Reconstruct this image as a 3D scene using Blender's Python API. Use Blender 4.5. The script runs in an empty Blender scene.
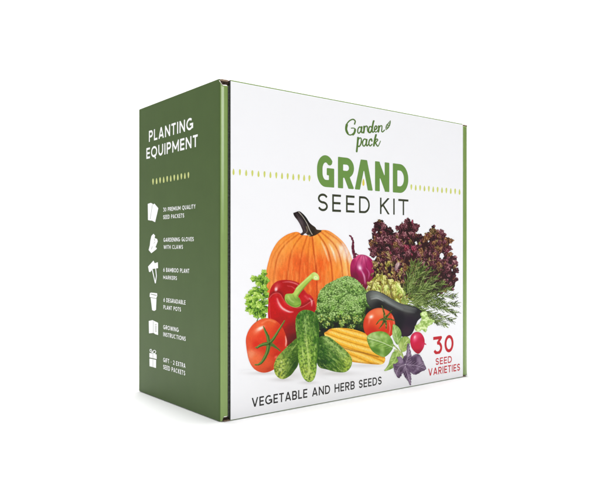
import bpy, bmesh, math, random
import numpy as np

# ---------------------------------------------------------------- camera, light, exposure
SC = bpy.context.scene
COL = SC.collection
F_PX, CAM, YAW, PITCH = 663.34, (-.25498, -.41127, .12434), .67308, .00158
cam = bpy.data.objects.new('camera', bpy.data.cameras.new('camera')); COL.objects.link(cam); SC.camera = cam
cam.data.sensor_width = 36; cam.data.lens = F_PX/600*36; cam.data.clip_start = .01; cam.data.clip_end = 100
cam.location = CAM; cam.rotation_euler = (math.pi/2+PITCH, 0, -YAW)

world = bpy.data.worlds.new('World'); SC.world = world; world.use_nodes = True
bg = world.node_tree.nodes['Background']; bg.inputs[0].default_value = (.985, .99, 1, 1); bg.inputs[1].default_value = .28
SC.view_settings.view_transform = 'Standard'; SC.view_settings.look = 'None'; SC.view_settings.exposure = 0; SC.view_settings.gamma = 1
SC.cycles.max_bounces = 8; SC.cycles.diffuse_bounces = 6

def softbox(name, loc, target, size, sizey, watts, color=(1, 1, 1)):
    d = bpy.data.lights.new(name, 'AREA'); d.shape = 'RECTANGLE'; d.size = size; d.size_y = sizey; d.energy = watts; d.color = color
    o = bpy.data.objects.new(name, d); COL.objects.link(o); o.location = loc
    v = np.array(target, float)-np.array(loc, float)
    import mathutils
    o.rotation_euler = mathutils.Vector(v).to_track_quat('-Z', 'Y').to_euler(); return o
softbox('overhead_softbox', (.11, .08, 2.2), (.11, .08, 0), .6, .6, 49)
softbox('backdrop_softbox', (.45, .75, 2.1), (1.2, 1.6, .5), 2.6, .5, 25)
softbox('left_softbox', (-1.7, .35, .8), (0, .07, .12), 1.2, 1.3, 4.2)
softbox('front_softbox', (.25, -1.9, .42), (.1, 0, .12), 1.8, .7, 3.)
softbox('strip_softbox', (-1.0, -1.12, .62), (0, 0, .17), .22, .64, 5.2)

# ---------------------------------------------------------------- materials
def mat(name, color, rough=.5, spec=.4, bump=0., bscale=(400, 400, 400), vary=.0, vscale=40, attr=None, coat=0.):
    m = bpy.data.materials.new(name); m.use_nodes = True; nt = m.node_tree; b = nt.nodes['Principled BSDF']
    b.inputs['Roughness'].default_value = rough; b.inputs['Specular IOR Level'].default_value = spec
    if coat: b.inputs['Coat Weight'].default_value = coat; b.inputs['Coat Roughness'].default_value = .25
    tc = nt.nodes.new('ShaderNodeTexCoord')
    if attr:
        a = nt.nodes.new('ShaderNodeAttribute'); a.attribute_name = attr; nt.links.new(a.outputs['Color'], b.inputs['Base Color'])
    elif vary:
        n = nt.nodes.new('ShaderNodeTexNoise'); n.inputs['Scale'].default_value = vscale; n.inputs['Detail'].default_value = 6
        r = nt.nodes.new('ShaderNodeValToRGB'); r.color_ramp.elements[0].position = .3; r.color_ramp.elements[1].position = .7
        r.color_ramp.elements[0].color = tuple(c*(1-vary) for c in color)+(1,); r.color_ramp.elements[1].color = tuple(min(c*(1+vary), 1) for c in color)+(1,)
        nt.links.new(tc.outputs['Object'], n.inputs['Vector']); nt.links.new(n.outputs['Fac'], r.inputs['Fac']); nt.links.new(r.outputs['Color'], b.inputs['Base Color'])
    else: b.inputs['Base Color'].default_value = tuple(color)+(1,)
    if bump:
        mp = nt.nodes.new('ShaderNodeMapping'); mp.inputs['Scale'].default_value = bscale
        n = nt.nodes.new('ShaderNodeTexNoise'); n.inputs['Scale'].default_value = 1; n.inputs['Detail'].default_value = 4
        bp = nt.nodes.new('ShaderNodeBump'); bp.inputs['Strength'].default_value = bump; bp.inputs['Distance'].default_value = .0004
        nt.links.new(tc.outputs['Object'], mp.inputs['Vector']); nt.links.new(mp.outputs['Vector'], n.inputs['Vector'])
        nt.links.new(n.outputs['Fac'], bp.inputs['Height']); nt.links.new(bp.outputs['Normal'], b.inputs['Normal'])
    return m

WHITE = (.90, .90, .918)
M_floor = mat('white_sweep_paper', (.93, .93, .93), .9, .1, bump=.05, bscale=(60, 60, 60))
M_white = mat('white_printed_board', WHITE, .5, .2, bump=.08, bscale=(90, 90, 30))
M_green = mat('dark_green_ink', (.066, .108, .031), .5, .22, bump=.12, bscale=(300, 160, 30), vary=.03, vscale=50)
M_light = mat('light_green_ink', (.185, .290, .062), .25, .7, bump=.06, bscale=(120, 120, 25), vary=.04, vscale=60)
M_kraft = mat('brown_corrugated_board', (.27, .19, .13), .85, .2, bump=.6, bscale=(900, 900, 900), vary=.3, vscale=900)
M_pale = mat('pale_cut_paper_edge', (.78, .76, .70), .8, .2, vary=.08, vscale=600)
M_hollow = mat('hollow_shade_board', (.06, .04, .03), .9, .1, bump=.6, bscale=(900, 900, 900), vary=.5, vscale=500)  # board colour darkened to stand for the shade inside the hollows
M_shade = mat('shaded_seam_grey', (.062, .068, .058), .9, .1, bump=.5, bscale=(900, 900, 900), vary=.4, vscale=700)  # dark grey standing in for shade in the seam beside the roll
M_print = mat('picture_ink', WHITE, .5, .2, attr='ink', bump=.08, bscale=(90, 90, 30))

def link(name, me, m, parent):
    o = bpy.data.objects.new(name, me); COL.objects.link(o)
    if parent: o.parent = parent
    for k in (m if isinstance(m, (list, tuple)) else [m]): me.materials.append(k)
    return o

def slab(name, lo, hi, m, parent, bev=.0005, edge=None, only=None):
    """a board panel with rounded edges; faces on the thin sides may take another material"""
    bm = bmesh.new(); bmesh.ops.create_cube(bm, size=1)
    for v in bm.verts: v.co = [lo[i]+(v.co[i]+.5)*(hi[i]-lo[i]) for i in range(3)]
    if bev: bmesh.ops.bevel(bm, geom=bm.edges[:], offset=bev, segments=3, profile=.5, affect='EDGES')
    thin = min(range(3), key=lambda i: hi[i]-lo[i])
    for f in bm.faces:
        f.smooth = False
        if edge is not None and (abs(f.normal[thin]) < .5 if only is None else sum(a*b for a, b in zip(f.normal, only)) > .3): f.material_index = 1
    me = bpy.data.meshes.new(name); bm.to_mesh(me); bm.free()
    return link(name, me, [m]+([edge] if edge is not None else []), parent)

# ---------------------------------------------------------------- setting: one seamless paper sweep
def sweep():
    prof = [(-3.2, 0)]+[(x, 0) for x in np.linspace(-3, .9, 12)]
    R = .6; prof += [(.9+R*math.sin(a), R-R*math.cos(a)) for a in np.linspace(0, math.pi/2, 18)[1:]]+[(1.5, 1.6), (1.5, 2.8)]
    d = (math.sin(YAW), math.cos(YAW)); r = (d[1], -d[0]); vs = []; fs = []
    for a, z in prof:
        for w in (-3, 3): vs.append((d[0]*a+r[0]*w, d[1]*a+r[1]*w, z))
    for k in range(len(prof)-1): fs.append((2*k, 2*k+1, 2*k+3, 2*k+2))
    me = bpy.data.meshes.new('ground'); me.from_pydata(vs, [], fs)
    for p in me.polygons: p.use_smooth = True
    o = link('ground', me, M_floor, None); o['kind'] = 'structure'
sweep()

# ---------------------------------------------------------------- artwork kit (pure numpy)
def srgb(c):
    c = np.asarray(c, float)
    return np.where(c <= .04045, c/12.92, ((np.maximum(c, 0)+.055)/1.055)**2.4)

def rgb(h):
    if isinstance(h, str):
        h = h.lstrip('#'); return np.array([int(h[i:i+2], 16) for i in (0, 2, 4)])/255.
    return np.array(h, float)/255.

def hash2(i, j, s=0):
    n = (i.astype(np.int64)*374761393 + j.astype(np.int64)*668265263 + s*1442695041) & 0xffffffff
    n = ((n ^ (n >> 13))*1274126177) & 0xffffffff
    n = (n ^ (n >> 16)) & 0xffffffff
    return (n & 0xffffff)/float(0xffffff)

def vnoise(x, y, s=0):
    i, j = np.floor(x), np.floor(y); fx, fy = x-i, y-j
    fx = fx*fx*(3-2*fx); fy = fy*fy*(3-2*fy)
    a, b = hash2(i, j, s), hash2(i+1, j, s); c, d = hash2(i, j+1, s), hash2(i+1, j+1, s)
    return (a*(1-fx)+b*fx)*(1-fy)+(c*(1-fx)+d*fx)*fy

def fbm(x, y, s=0, n=4):
    t, a, m = 0, 1., 0
    for k in range(n):
        t = t+a*vnoise(x*2**k+17.3*k, y*2**k-9.1*k, s+k); m += a; a *= .55
    return t/m

def worley(x, y, s=0):
    i, j = np.floor(x), np.floor(y); f1 = np.full(x.shape, 9.); f2 = f1.copy(); cid = np.zeros(x.shape)
    for di in (-1, 0, 1):
        for dj in (-1, 0, 1):
            ci, cj = i+di, j+dj
            d = np.hypot(ci+hash2(ci, cj, s)-x, cj+hash2(ci, cj, s+7)-y)
            nw = d < f1
            f2 = np.where(nw, f1, np.minimum(f2, d)); cid = np.where(nw, hash2(ci, cj, s+13), cid); f1 = np.where(nw, d, f1)
    return f1, f2, cid

def spline(pts, closed=True, n=6):
    p = np.array(pts, float); m = len(p); out = []
    rng = range(m) if closed else range(m-1)
    for k in rng:
        if closed: a, b, c, d = p[(k-1) % m], p[k], p[(k+1) % m], p[(k+2) % m]
        else: a, b, c, d = p[max(k-1, 0)], p[k], p[k+1], p[min(k+2, m-1)]
        for t in np.arange(n)/n:
            out.append(.5*((2*b)+(c-a)*t+(2*a-5*b+4*c-d)*t*t+(3*b-a-3*c+d)*t**3))
    if not closed: out.append(p[-1])
    return np.array(out)

def seg_d(X, Y, a, b):
    vx, vy = b[0]-a[0], b[1]-a[1]; L = vx*vx+vy*vy+1e-12
    t = np.clip(((X-a[0])*vx+(Y-a[1])*vy)/L, 0, 1)
    return np.hypot(X-a[0]-t*vx, Y-a[1]-t*vy), t

def poly_sdf(X, Y, P):
    d = np.full(X.shape, 1e9); ins = np.zeros(X.shape, bool); m = len(P)
    for k in range(m):
        a, b = P[k], P[(k+1) % m]
        d = np.minimum(d, seg_d(X, Y, a, b)[0])
        if a[1] != b[1]:
            c = ((a[1] > Y) != (b[1] > Y)) & (X < (b[0]-a[0])*(Y-a[1])/(b[1]-a[1])+a[0]); ins ^= c
    return np.where(ins, d, -d)

def Z(ox, oy, s, *pts):
    return [(ox+x/s, oy+y/s) for x, y in pts]
def zA(*p): return Z(240, 205, 8.33, *p)
def zB(*p): return Z(240, 260, 8.33, *p)
def zC(*p): return Z(240, 315, 8.33, *p)
def zD(*p): return Z(305, 205, 8.33, *p)
def zE(*p): return Z(305, 260, 8.33, *p)
def zF(*p): return Z(305, 315, 8.33, *p)
def zG(*p): return Z(365, 205, 6., *p)
def zH(*p): return Z(365, 280, 4.762, *p)
def zM(*p): return Z(335, 300, 4.615, *p)
def zK(*p): return Z(340, 300, 4.286, *p)

class Layer:
    """One printed picture: an outline field f (positive inside, in picture units) and a colour for every point."""
    def __init__(s, name, box, step=.4):
        s.name = name
        s.X, s.Y = np.meshgrid(np.arange(box[0], box[2]+step, step), np.arange(box[1], box[3]+step, step))
        s.f = np.full(s.X.shape, -9.); s.c = np.zeros(s.X.shape+(3,)); s.step = step
    @classmethod
    def shape(cls, name, pts, smooth=True, step=.4, pad=1.5, n=5):
        P = spline(pts, True, n) if smooth else np.array(pts, float)
        s = cls(name, (P[:, 0].min()-pad, P[:, 1].min()-pad, P[:, 0].max()+pad, P[:, 1].max()+pad), step)
        s.f = poly_sdf(s.X, s.Y, P); return s
    def add(s, f): s.f = np.maximum(s.f, f)
    def cut(s, f): s.f = np.minimum(s.f, -f)
    def grad(s, *cps, p=3.):
        w = 0; c = 0
        for x, y, h in cps:
            k = 1/(np.hypot(s.X-x, s.Y-y)+.7)**p; w = w+k; c = c+k[..., None]*rgb(h)
        s.c = c/w[..., None]; return s
    def mix(s, h, a):
        a = np.clip(a, 0, 1)[..., None]; s.c = s.c*(1-a)+rgb(h)*a; return s
    def mul(s, k): s.c = s.c*np.asarray(k)[..., None]; return s
    def line(s, pts, h, w, a=1., soft=.6, smooth=True, taper=0.):
        P = spline(pts, False, 5) if smooth and len(pts) > 2 else np.array(pts, float)
        d = np.full(s.X.shape, 1e9); T = np.zeros(s.X.shape); m = len(P)-1
        for k in range(m):
            q, t = seg_d(s.X, s.Y, P[k], P[k+1]); b = q < d; d = np.where(b, q, d); T = np.where(b, (k+t)/m, T)
        ww = w*(1-taper*np.abs(2*T-1)**2)
        return s.mix(h, a*np.clip((ww+soft-d)/(2*soft), 0, 1)*(1-taper*.6*np.abs(2*T-1)**2))
    def blob(s, x, y, rx, ry, h, a=1., ang=0., hard=1.):
        c, q = math.cos(math.radians(ang)), math.sin(math.radians(ang))
        u = ((s.X-x)*c+(s.Y-y)*q)/rx; v = (-(s.X-x)*q+(s.Y-y)*c)/ry
        return s.mix(h, a*np.exp(-(u*u+v*v)**hard))
    def rim(s, h, w, a=1.):
        return s.mix(h, a*np.exp(-np.maximum(s.f, 0)/w))
    def capsules(s, pts, r0, r1=None, smooth=True):
        P = spline(pts, False, 5) if smooth and len(pts) > 2 else np.array(pts, float)
        r1 = r0 if r1 is None else r1; m = len(P)-1
        for k in range(m):
            d, t = seg_d(s.X, s.Y, P[k], P[k+1]); s.f = np.maximum(s.f, r0+(r1-r0)*(k+t)/m-d)
        return s

def flake(s, x, y, r, asp, ang, cols, sd, teeth=5, amp=.28, outline=True, soft=.35, rip=.18, bias=.5):
    """one crinkled piece of leaf: toothed outline, light upper rim, dark lower edge"""
    R = r*1.5+1; st = s.step; c0 = max(int((x-R-s.X[0, 0])/st), 0); c1 = int((x+R-s.X[0, 0])/st)+2; r0 = max(int((y-R-s.Y[0, 0])/st), 0); r1 = int((y+R-s.Y[0, 0])/st)+2
    X, Y = s.X[r0:r1, c0:c1], s.Y[r0:r1, c0:c1]
    if X.size == 0: return
    ca, sa = math.cos(ang), math.sin(ang); u = (X-x)*ca+(Y-y)*sa; v = (-(X-x)*sa+(Y-y)*ca)/asp; d = np.hypot(u, v); th = np.arctan2(v, u)
    ph = sd*1.7; o = r*(1+amp*(.6*np.sin(teeth*th+ph)+.4*np.sin((teeth*2+1)*th+2.3*ph)+.35*np.sin(2*th+ph*3)))
    f = (o-d)*min(1, asp+.2); a = np.clip(f/soft+.5, 0, 1); n = vnoise(u*1.3+sd*9, v*1.3+sd*5, 7)
    t = np.clip(bias+u/(2*r)*(1 if rip < .3 else .55)+(n-.5)*.9+rip*np.sin(v*(6.4/r if rip < .3 else 2.2)+ph+u*.5+(0 if rip < .3 else 7*vnoise(u*.7+sd*3, v*.7+sd, 9))), 0, 1); edge = np.exp(-np.maximum(f, 0)/.45)
    dark, base, light = [rgb(q) for q in cols]
    c = np.where((t < .5)[..., None], dark+(base-dark)*(t*2)[..., None], base+(light-base)*(t*2-1)[..., None]); c = c+(light-c)*(edge*np.clip(t*1.6-.5, 0, 1))[..., None]*.8; c = c*(1-.35*edge*np.clip(1-t*2, 0, 1))[..., None]
    s.c[r0:r1, c0:c1] = s.c[r0:r1, c0:c1]*(1-a[..., None])+c*a[..., None]
    if outline: s.f[r0:r1, c0:c1] = np.maximum(s.f[r0:r1, c0:c1], f)

def inside(P, x, y):
    return poly_sdf(np.array([[x]]), np.array([[y]]), P)[0, 0]

def vegetables():
    out = []
    # ---- pumpkin
    s = Layer.shape('printed_pumpkin', [(265.6, 285), (266.2, 272), (268, 263), (271.5, 252), (277.5, 242), (284.5, 236), (291, 233), (297.5, 232), (303, 235),
        (309, 235), (314, 232), (320, 230.2), (328, 230.6), (336, 235.5), (343.5, 242.5), (348.5, 250.5), (352, 260), (353.2, 272), (353.5, 288), (349, 305), (335, 320), (312, 326), (288, 322), (273, 310), (267.5, 298)])
    s.grad((268, 285, '#e58f4a'), (272, 260, '#e89550'), (280, 245, '#ec9a4c'), (292, 238, '#eb9440'), (285, 275, '#df7238'), (300, 262, '#dc6833'), (310, 245, '#e98a3c'),
           (322, 238, '#efa14a'), (335, 243, '#efae68'), (312, 280, '#d8602f'), (322, 265, '#e0692e'), (334, 270, '#e9893c'), (345, 268, '#f0a95c'), (348, 285, '#e99a48'), (340, 285, '#e07c34'), (300, 300, '#d05a2c'), (316, 305, '#cc552a'), (346, 250, '#ecd0bc'), p=3.2)
    for g, a in (([(300, 233), (284, 246), (275.5, 264), (272, 302)], .55), ([(303, 234), (292, 250), (287, 276), (285.5, 303)], .5), ([(294, 233.5), (279, 247), (271, 264), (268.5, 292)], .3),
                 ([(307, 236), (301.5, 254), (299, 275), (298, 300)], .5), ([(312, 236), (314, 254), (316.5, 275), (317, 308)], .75), ([(310, 236), (308, 254), (307, 290)], .25),
                 ([(317, 233), (326, 246), (331, 264), (333, 288)], .7), ([(321, 232), (334.5, 245), (341, 262), (343, 288)], .6), ([(325, 231), (341, 243), (347, 258), (349, 285)], .45)):
        s.line(g, '#a83c18', .45, min(a*1.25, .95), .8)
        s.line([(x+1.7, y+.4) for x, y in g], '#f4b070', .5, a*.4, 1.1)
    s.line([(321, 241), (325, 250), (328.6, 261)], '#fbe6cc', .6, .85, .8, taper=.8)
    s.line([(329, 244), (333, 252), (336, 262)], '#fcefdf', .8, .85, 1., taper=.8)
    s.line([(337, 243.5), (342, 251), (345, 262)], '#f9ead9', 1.2, .8, 1.2, taper=.8)
    s.line([(343, 244), (348, 253), (351, 264)], '#e9dcd6', 2., .85, 1.6, taper=.5)
    s.line([(345, 262), (347.5, 276)], '#f8d9a8', .7, .5, 1.)
    n = fbm(s.X*.9, s.Y*.25, 3); s.mul(1+(n-.5)*.16); s.mul(1+(fbm(s.X*2, s.Y*2, 5, 2)-.5)*.10)
    s.mix('#f0a860', np.clip((fbm(s.X*.5, s.Y*.09, 9)-.55)*3, 0, .35))
    s.rim('#dd7f38', 1.2, .45); out.append(s)
    s = Layer.shape('printed_pumpkin_stalk', zA((443, 70), (458, 62), (490, 52), (515, 66), (548, 100), (583, 152), (625, 185), (640, 205), (680, 212), (648, 240), (610, 258), (575, 262), (545, 236), (520, 252), (500, 243), (522, 222), (505, 175), (480, 130), (455, 98)), step=.3)
    s.grad((294, 214, '#322b2c'), (300, 222, '#574c4e'), (305, 232, '#473d3e'), (312, 232, '#35302a'), (306, 218, '#151214'), (318, 231, '#4a3c30'))
    s.line(zA((488, 58), (520, 95), (555, 150), (578, 205), (600, 245)), '#efe9d6', .28, .9, .35)
    s.line(zA((470, 75), (510, 140), (540, 220)), '#6d6064', .25, .6, .4); s.line(zA((545, 240), (560, 215), (552, 180)), '#b9ab84', .25, .8, .4)
    s.blob(308.5, 235.6, 1.6, .8, '#d6cf90', .9); s.mul(.85+.3*fbm(s.X*2.2, s.Y*1.2, 4)); out.append(s)
    # ---- parsley
    s = Layer('printed_parsley', (241, 262, 272, 326), .27); s.add(.42-seg_d(s.X, s.Y, *zB((165, 450), (140, 510)))[0]); s.c = s.c+rgb('#4a6c2c'); rs = random.Random(3)
    for q in (((263, 318), (258, 305), (251, 298)), ((263, 316), (261, 300), (256, 291)), ((263, 312), (265, 295), (262, 284), (259, 278)), ((262, 312), (255, 308), (249, 310)), ((263, 300), (264, 286), (265, 275))): s.capsules(q, .7, .3)
    L = [(264, 273, 2.6, -1.6), (262, 278, 3.2, -1.9), (257.5, 280, 3., 3.3), (253.5, 278.6, 2.6, 3.5), (265, 281, 3.4, -1.2), (259, 284, 2.6, 2.6), (264, 289, 3.4, -1.8), (260, 291, 3.2, -2.4), (255.5, 290, 3., 3.5), (252, 292.5, 2.8, 3.3), (257, 295.5, 3.2, -2.8), (248.5, 297, 2.9, 3.1), (253, 299.5, 3.4, 3.3), (249, 303.5, 3., 3.0), (254, 305, 3.3, 2.7), (248.5, 309, 2.6, 2.8), (252, 311.5, 3., 2.2), (257, 311, 3.4, 1.9), (256, 315, 2.6, 1.7), (262, 314.5, 3.2, 1.5), (264.5, 309, 3.4, .9), (260, 304.5, 3.4, 2.5), (265.5, 302, 3., .2), (263.5, 317, 2.2, 1.4), (261, 297.5, 3., -2.2), (266, 295, 2.6, -.6)]
    for x, y, r, a in L:
        cset = rs.choice((('#3f6626', '#7fa83e', '#b6d26e'), ('#507a2c', '#93b84a', '#c8de82'), ('#315420', '#6a9436', '#a2c45c')))
        flake(s, x, y, r*1.3, rs.uniform(.75, 1.), a, cset, rs.uniform(0, 50), 5, .22)
    for x, y, r, a in L[::2]: s.line([(x-math.cos(a)*r, y-math.sin(a)*r), (x+math.cos(a)*r*.6, y+math.sin(a)*r*.6)], '#dcebaa', .14, .55, .35)
    s.cut(.8-np.hypot(s.X-260.3, s.Y-299.6)); s.blob(258.5, 287, 1.8, 1., '#22401e', .85); s.blob(264.8, 299.5, 1.5, 1.6, '#dfe8c4', .6); out.append(s)
    # ---- onion
    s = Layer.shape('printed_onion', [(350, 270), (351, 262), (354.5, 257.3), (358.5, 255), (363, 254.6), (368, 256.4), (372.5, 260.5), (375, 267), (374.5, 275), (371, 281), (367, 287), (364, 295), (359, 290), (352, 280)])
    s.grad((353, 262, '#a52c5e'), (358, 258, '#c8507e'), (363, 257, '#d06f95'), (371, 262, '#a3285f'), (360, 272, '#9c2256'), (366, 280, '#861c46'), (355, 276, '#761a40'), (364, 290, '#6e1c36'))
    for k, q in enumerate((((362, 254), (357, 262), (356, 273), (362, 288)), ((363, 254), (361.5, 266), (364, 278), (364, 290)), ((364, 254), (366, 264), (368, 275), (366, 286)), ((365, 255), (371, 263), (371.5, 273), (368, 283)))):
        s.line(q, '#6d0f3c', .3, .55, .6)
    s.blob(359.6, 266, 2.6, 4.2, '#cf7fa6', .6, -20); s.blob(359.8, 268, 1.7, 2.4, '#f6dcea', .95, -25); s.line([(361, 270), (364, 276), (365, 284)], '#eebfd6', .7, .85, .8, taper=.7); s.line([(366, 268), (369, 273), (368, 279)], '#e3a3c6', .35, .7, .6, taper=.7)
    s.mul(.92+.16*fbm(s.X*1.2, s.Y*.4, 8)); out.append(s)
    s = Layer('printed_onion_stalk', (348, 233, 361, 262), .3); s.capsules(zD((374, 256), (388, 272), (400, 310), (398, 345), (402, 380), (412, 430)), .75, 1.5); s.capsules(zD((400, 400), (440, 412)), 1.1, .5)
    s.f += (fbm(s.X, s.Y, 5, 2)-.5)*1.2; s.c = s.c+rgb('#5a1f34'); s.mix('#a8607a', np.clip((fbm(s.X*1.4, s.Y*.7, 2)-.5)*4, 0, .7)); out.append(s)
    # ---- red lettuce
    P = zG((30, 240), (42, 185), (35, 172), (56, 150), (48, 128), (84, 106), (125, 118), (156, 134), (170, 158), (190, 156), (204, 118), (238, 104), (266, 84), (290, 100), (318, 103), (325, 125), (300, 155), (312, 192), (345, 202), (383, 164), (404, 118), (425, 115), (432, 150), (465, 160), (492, 188), (510, 215), (512, 258), (490, 283), (478, 296), (505, 295), (535, 300), (550, 345), (552, 400), (550, 470), (530, 515), (480, 520), (400, 560), (330, 620), (240, 560), (150, 530), (80, 500), (32, 470), (44, 400), (44, 340), (62, 300), (36, 290))
    Ps = np.array(P); s = Layer('printed_lettuce', (364, 210, 464, 312), .33); s.f = poly_sdf(s.X, s.Y, spline(P, True, 3))-1.6; s.c = s.c+rgb('#3a1c25'); rs = random.Random(11)
    PAL = {'m': ('#2a1219', '#5b2b37', '#9b6a70'), 'p': ('#43222b', '#7d4a55', '#c49a98'), 'b': ('#3e261b', '#7a5238', '#bd9870'), 't': ('#5c4a30', '#998054', '#d0bc90'), 'r': ('#4a1726', '#8a3048', '#c27884'), 'g': ('#5a5428', '#9c9446', '#d8d284'), 'd': ('#1a0b10', '#3a1c24', '#6c4248'), 'o': ('#33261a', '#655034', '#a08c60')}
    pts = []
    while len(pts) < 820:
        x, y = rs.uniform(367, 460), rs.uniform(215, 300)
        if inside(Ps, x, y) > -.2: pts.append((x, y))
    cen = [(382, 262), (404, 262), (436, 268)]
    pts.sort(key=lambda p: -min(math.hypot(p[0]-c[0], (p[1]-c[1]-25)) for c in cen)+rs.uniform(-9, 9))
    pts = pts[::-1] if False else pts
    for k, (x, y) in enumerate(pts):
        low = (y-256-.12*(x-385))/14
        w = {'m': 4, 'd': 2.4, 'p': 1.6, 'b': .7, 't': .12, 'r': .2, 'g': .01, 'o': .5}
        if x > 420 and y < 268: w.update(b=3.2, t=.7, m=2.5, p=1.0)
        if x > 428 and y > 255: w.update(d=3, m=4, b=.5)
        if abs(x-399) < 9 and abs(y-243) < 8: w.update(r=2.5)
        if low > 0 and x < 415: w.update(b=2.5*min(low+.4, 1.5), t=1.6, g=1.2*low, m=2*(1-min(low, .9)), p=.8, d=1.2)
        if x > 405 and y > 272: w.update(d=4)
        z = rs.uniform(0, sum(w.values()))
        for key in w:
            z -= w[key]
            if z <= 0: break
        big = rs.random() < .45 and k < 450; r = rs.uniform(2.4, 4.2) if big else rs.uniform(1., 2.2)
        ang = -math.pi/2+rs.gauss(0, .7)+(x-410)/60.
        flake(s, x, y, r, rs.uniform(.55, .9) if big else rs.uniform(.3, .7), ang, PAL[key], rs.uniform(0, 50), rs.randint(4, 6), rs.uniform(.12, .24), rip=.33, bias=.40)
    for q in (((398, 292), (392, 268), (388, 252)), ((404, 290), (403, 268), (406, 252)), ((414, 285), (417, 264), (426, 250)), ((393, 290), (384, 270), (379, 258)), ((428, 280), (438, 266), (443, 262))):
        s.line(q, '#b99a88', .28, .5, .45)
    flake(s, 396.8, 266.5, 4.6, .42, -1.15, ('#6d5058', '#a98d90', '#c9b2ae'), 3., 2, .06); s.line([(395.5, 271), (397, 266), (399.6, 262)], '#d0b8b4', .25, .6, .4)
    for x, y, r in ((441.5, 256, 2.2), (372.6, 259, 1.), (428.5, 241.5, .7), (416, 243.2, 1.1), (376.4, 232, .6), (452, 270, .8)): s.cut(r-np.hypot(s.X-x, (s.Y-y)*.8)+(fbm(s.X, s.Y, 6, 2)-.5)*2.2)
    s.mul(.86+.28*fbm(s.X*1.1, s.Y*1.1, 45, 2)); s.blob(428, 287, 13, 8, '#2a2318', .6, 0, 2); out.append(s)
    s = Layer('printed_lettuce_heart', (362, 262, 414, 314), .33); Q = [(367, 292), (369, 284), (374, 277.5), (380, 275), (385, 276), (390, 281), (396, 282), (400, 286), (404, 293), (407, 301), (403, 308), (390, 303), (375, 297)]
    s.f = poly_sdf(s.X, s.Y, spline(Q, True, 4)); s.c = s.c+rgb('#8f8c3c'); Qs = np.array(Q); pts = []
    while len(pts) < 90:
        x, y = rs.uniform(366, 408), rs.uniform(274, 306)
        if inside(Qs, x, y) > -.4: pts.append((x, y))
    pts.sort(key=lambda p: p[1]+rs.uniform(-4, 4))
    for x, y in pts:
        cset = rs.choice((('#6f6c2c', '#b4b052', '#e4e19a'), ('#8a8a3a', '#c9c870', '#eeecb4'), ('#4d3a20', '#8d7c3e', '#c8bd72'), ('#7f9038', '#b8c860', '#e2ebA0')))
        flake(s, x, y, rs.uniform(1.8, 3.6), rs.uniform(.45, .8), -math.pi/2+(x-388)/30.+rs.gauss(0, .4), cset, rs.uniform(0, 50), 3, .14, rip=.31, bias=.5)
    s.line([(370.5, 290), (374, 281), (381, 274)], '#3a2a22', .35, .55, .6); s.line([(386, 300), (385, 288), (381, 279)], '#f0eeb8', .4, .6, .5); s.line([(395, 305), (391, 292), (387, 281)], '#4b3a26', .8, .6, .8)
    s.line([(398, 284), (403, 292), (406, 301)], '#eef0c0', .6, .8, .6); out.append(s)
    # ---- dill
    rs = random.Random(5); s = Layer('printed_dill', (396, 258, 464, 332), .22); s.c = s.c+rgb('#6d7d3c')
    base = (401, 302); tips = [(413, 262), (419, 263), (425, 266), (431, 270), (437, 277), (444, 283), (450, 289), (455, 296), (457, 304), (456, 313), (452, 320), (446, 325), (438, 322), (430, 316), (422, 272), (428, 287), (442, 300), (447, 308)]
    def needle(P, w, h):
        m = len(P)-1; dm = np.full(s.X.shape, 1e9)
        x0, x1 = min(p[0] for p in P)-1, max(p[0] for p in P)+1; y0, y1 = min(p[1] for p in P)-1, max(p[1] for p in P)+1
        c0, c1 = max(int((x0-s.X[0, 0])/s.step), 0), int((x1-s.X[0, 0])/s.step)+2; r0, r1 = max(int((y0-s.Y[0, 0])/s.step), 0), int((y1-s.Y[0, 0])/s.step)+2
        sx, sy = s.X[r0:r1, c0:c1], s.Y[r0:r1, c0:c1]
        if sx.size == 0: return
        d = np.full(sx.shape, 1e9)
        for k in range(m): d = np.minimum(d, seg_d(sx, sy, P[k], P[k+1])[0])
        s.f[r0:r1, c0:c1] = np.maximum(s.f[r0:r1, c0:c1], w-d)
        a = np.clip((w+.15-d)/.25, 0, 1)[..., None]; s.c[r0:r1, c0:c1] = s.c[r0:r1, c0:c1]*(1-a)+rgb(h)*a
    cols = ['#3c4a26', '#4d5f2e', '#6c7f40', '#8a9d5a', '#2c3620', '#5a6c3a', '#a3b478']
    for tx, ty in tips:
        mx, my = (base[0]+tx)/2+rs.uniform(-2, 2), (base[1]+ty)/2-rs.uniform(0, 3); S = spline([base, (mx, my), (tx, ty)], False, 10)
        needle(S, .28, '#7d9048')
        for k in range(5, len(S)-1):
            dx, dy = S[k+1]-S[k]; an = math.atan2(dy, dx)
            for side in (-1, 1):
                for r in range(3):
                    L = rs.uniform(3, 7.5)*(1.15-k/len(S)*.5); a2 = an+side*rs.uniform(.35, .95); p0 = S[k]+rs.random()*(S[k+1]-S[k]); p1 = p0+np.array([math.cos(a2), math.sin(a2)])*L*.6; p2 = p1+np.array([math.cos(a2-side*.3), math.sin(a2-side*.3)])*L*.5
                    needle([p0, p1, p2], rs.uniform(.13, .21), rs.choice(cols))
    s.blob(402, 303, 3.5, 2, '#b7bf78', .5); out.append(s)
    # ---- broccoli
    s = Layer.shape('printed_broccoli', [(296.5, 319), (300, 313), (306, 309.6), (312, 311), (316, 309), (317, 300), (319, 293), (324, 286.5), (333, 280.6), (345, 276), (353, 277.5), (359.5, 282), (364, 288), (367.5, 294), (369, 303), (374, 308), (374, 322), (368, 334), (350, 336), (338, 337), (325, 338), (315, 340), (304, 338), (297, 328)], step=.33)
    s.f += (fbm(s.X*.8, s.Y*.8, 61, 2)-.5)*1.6
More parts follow.
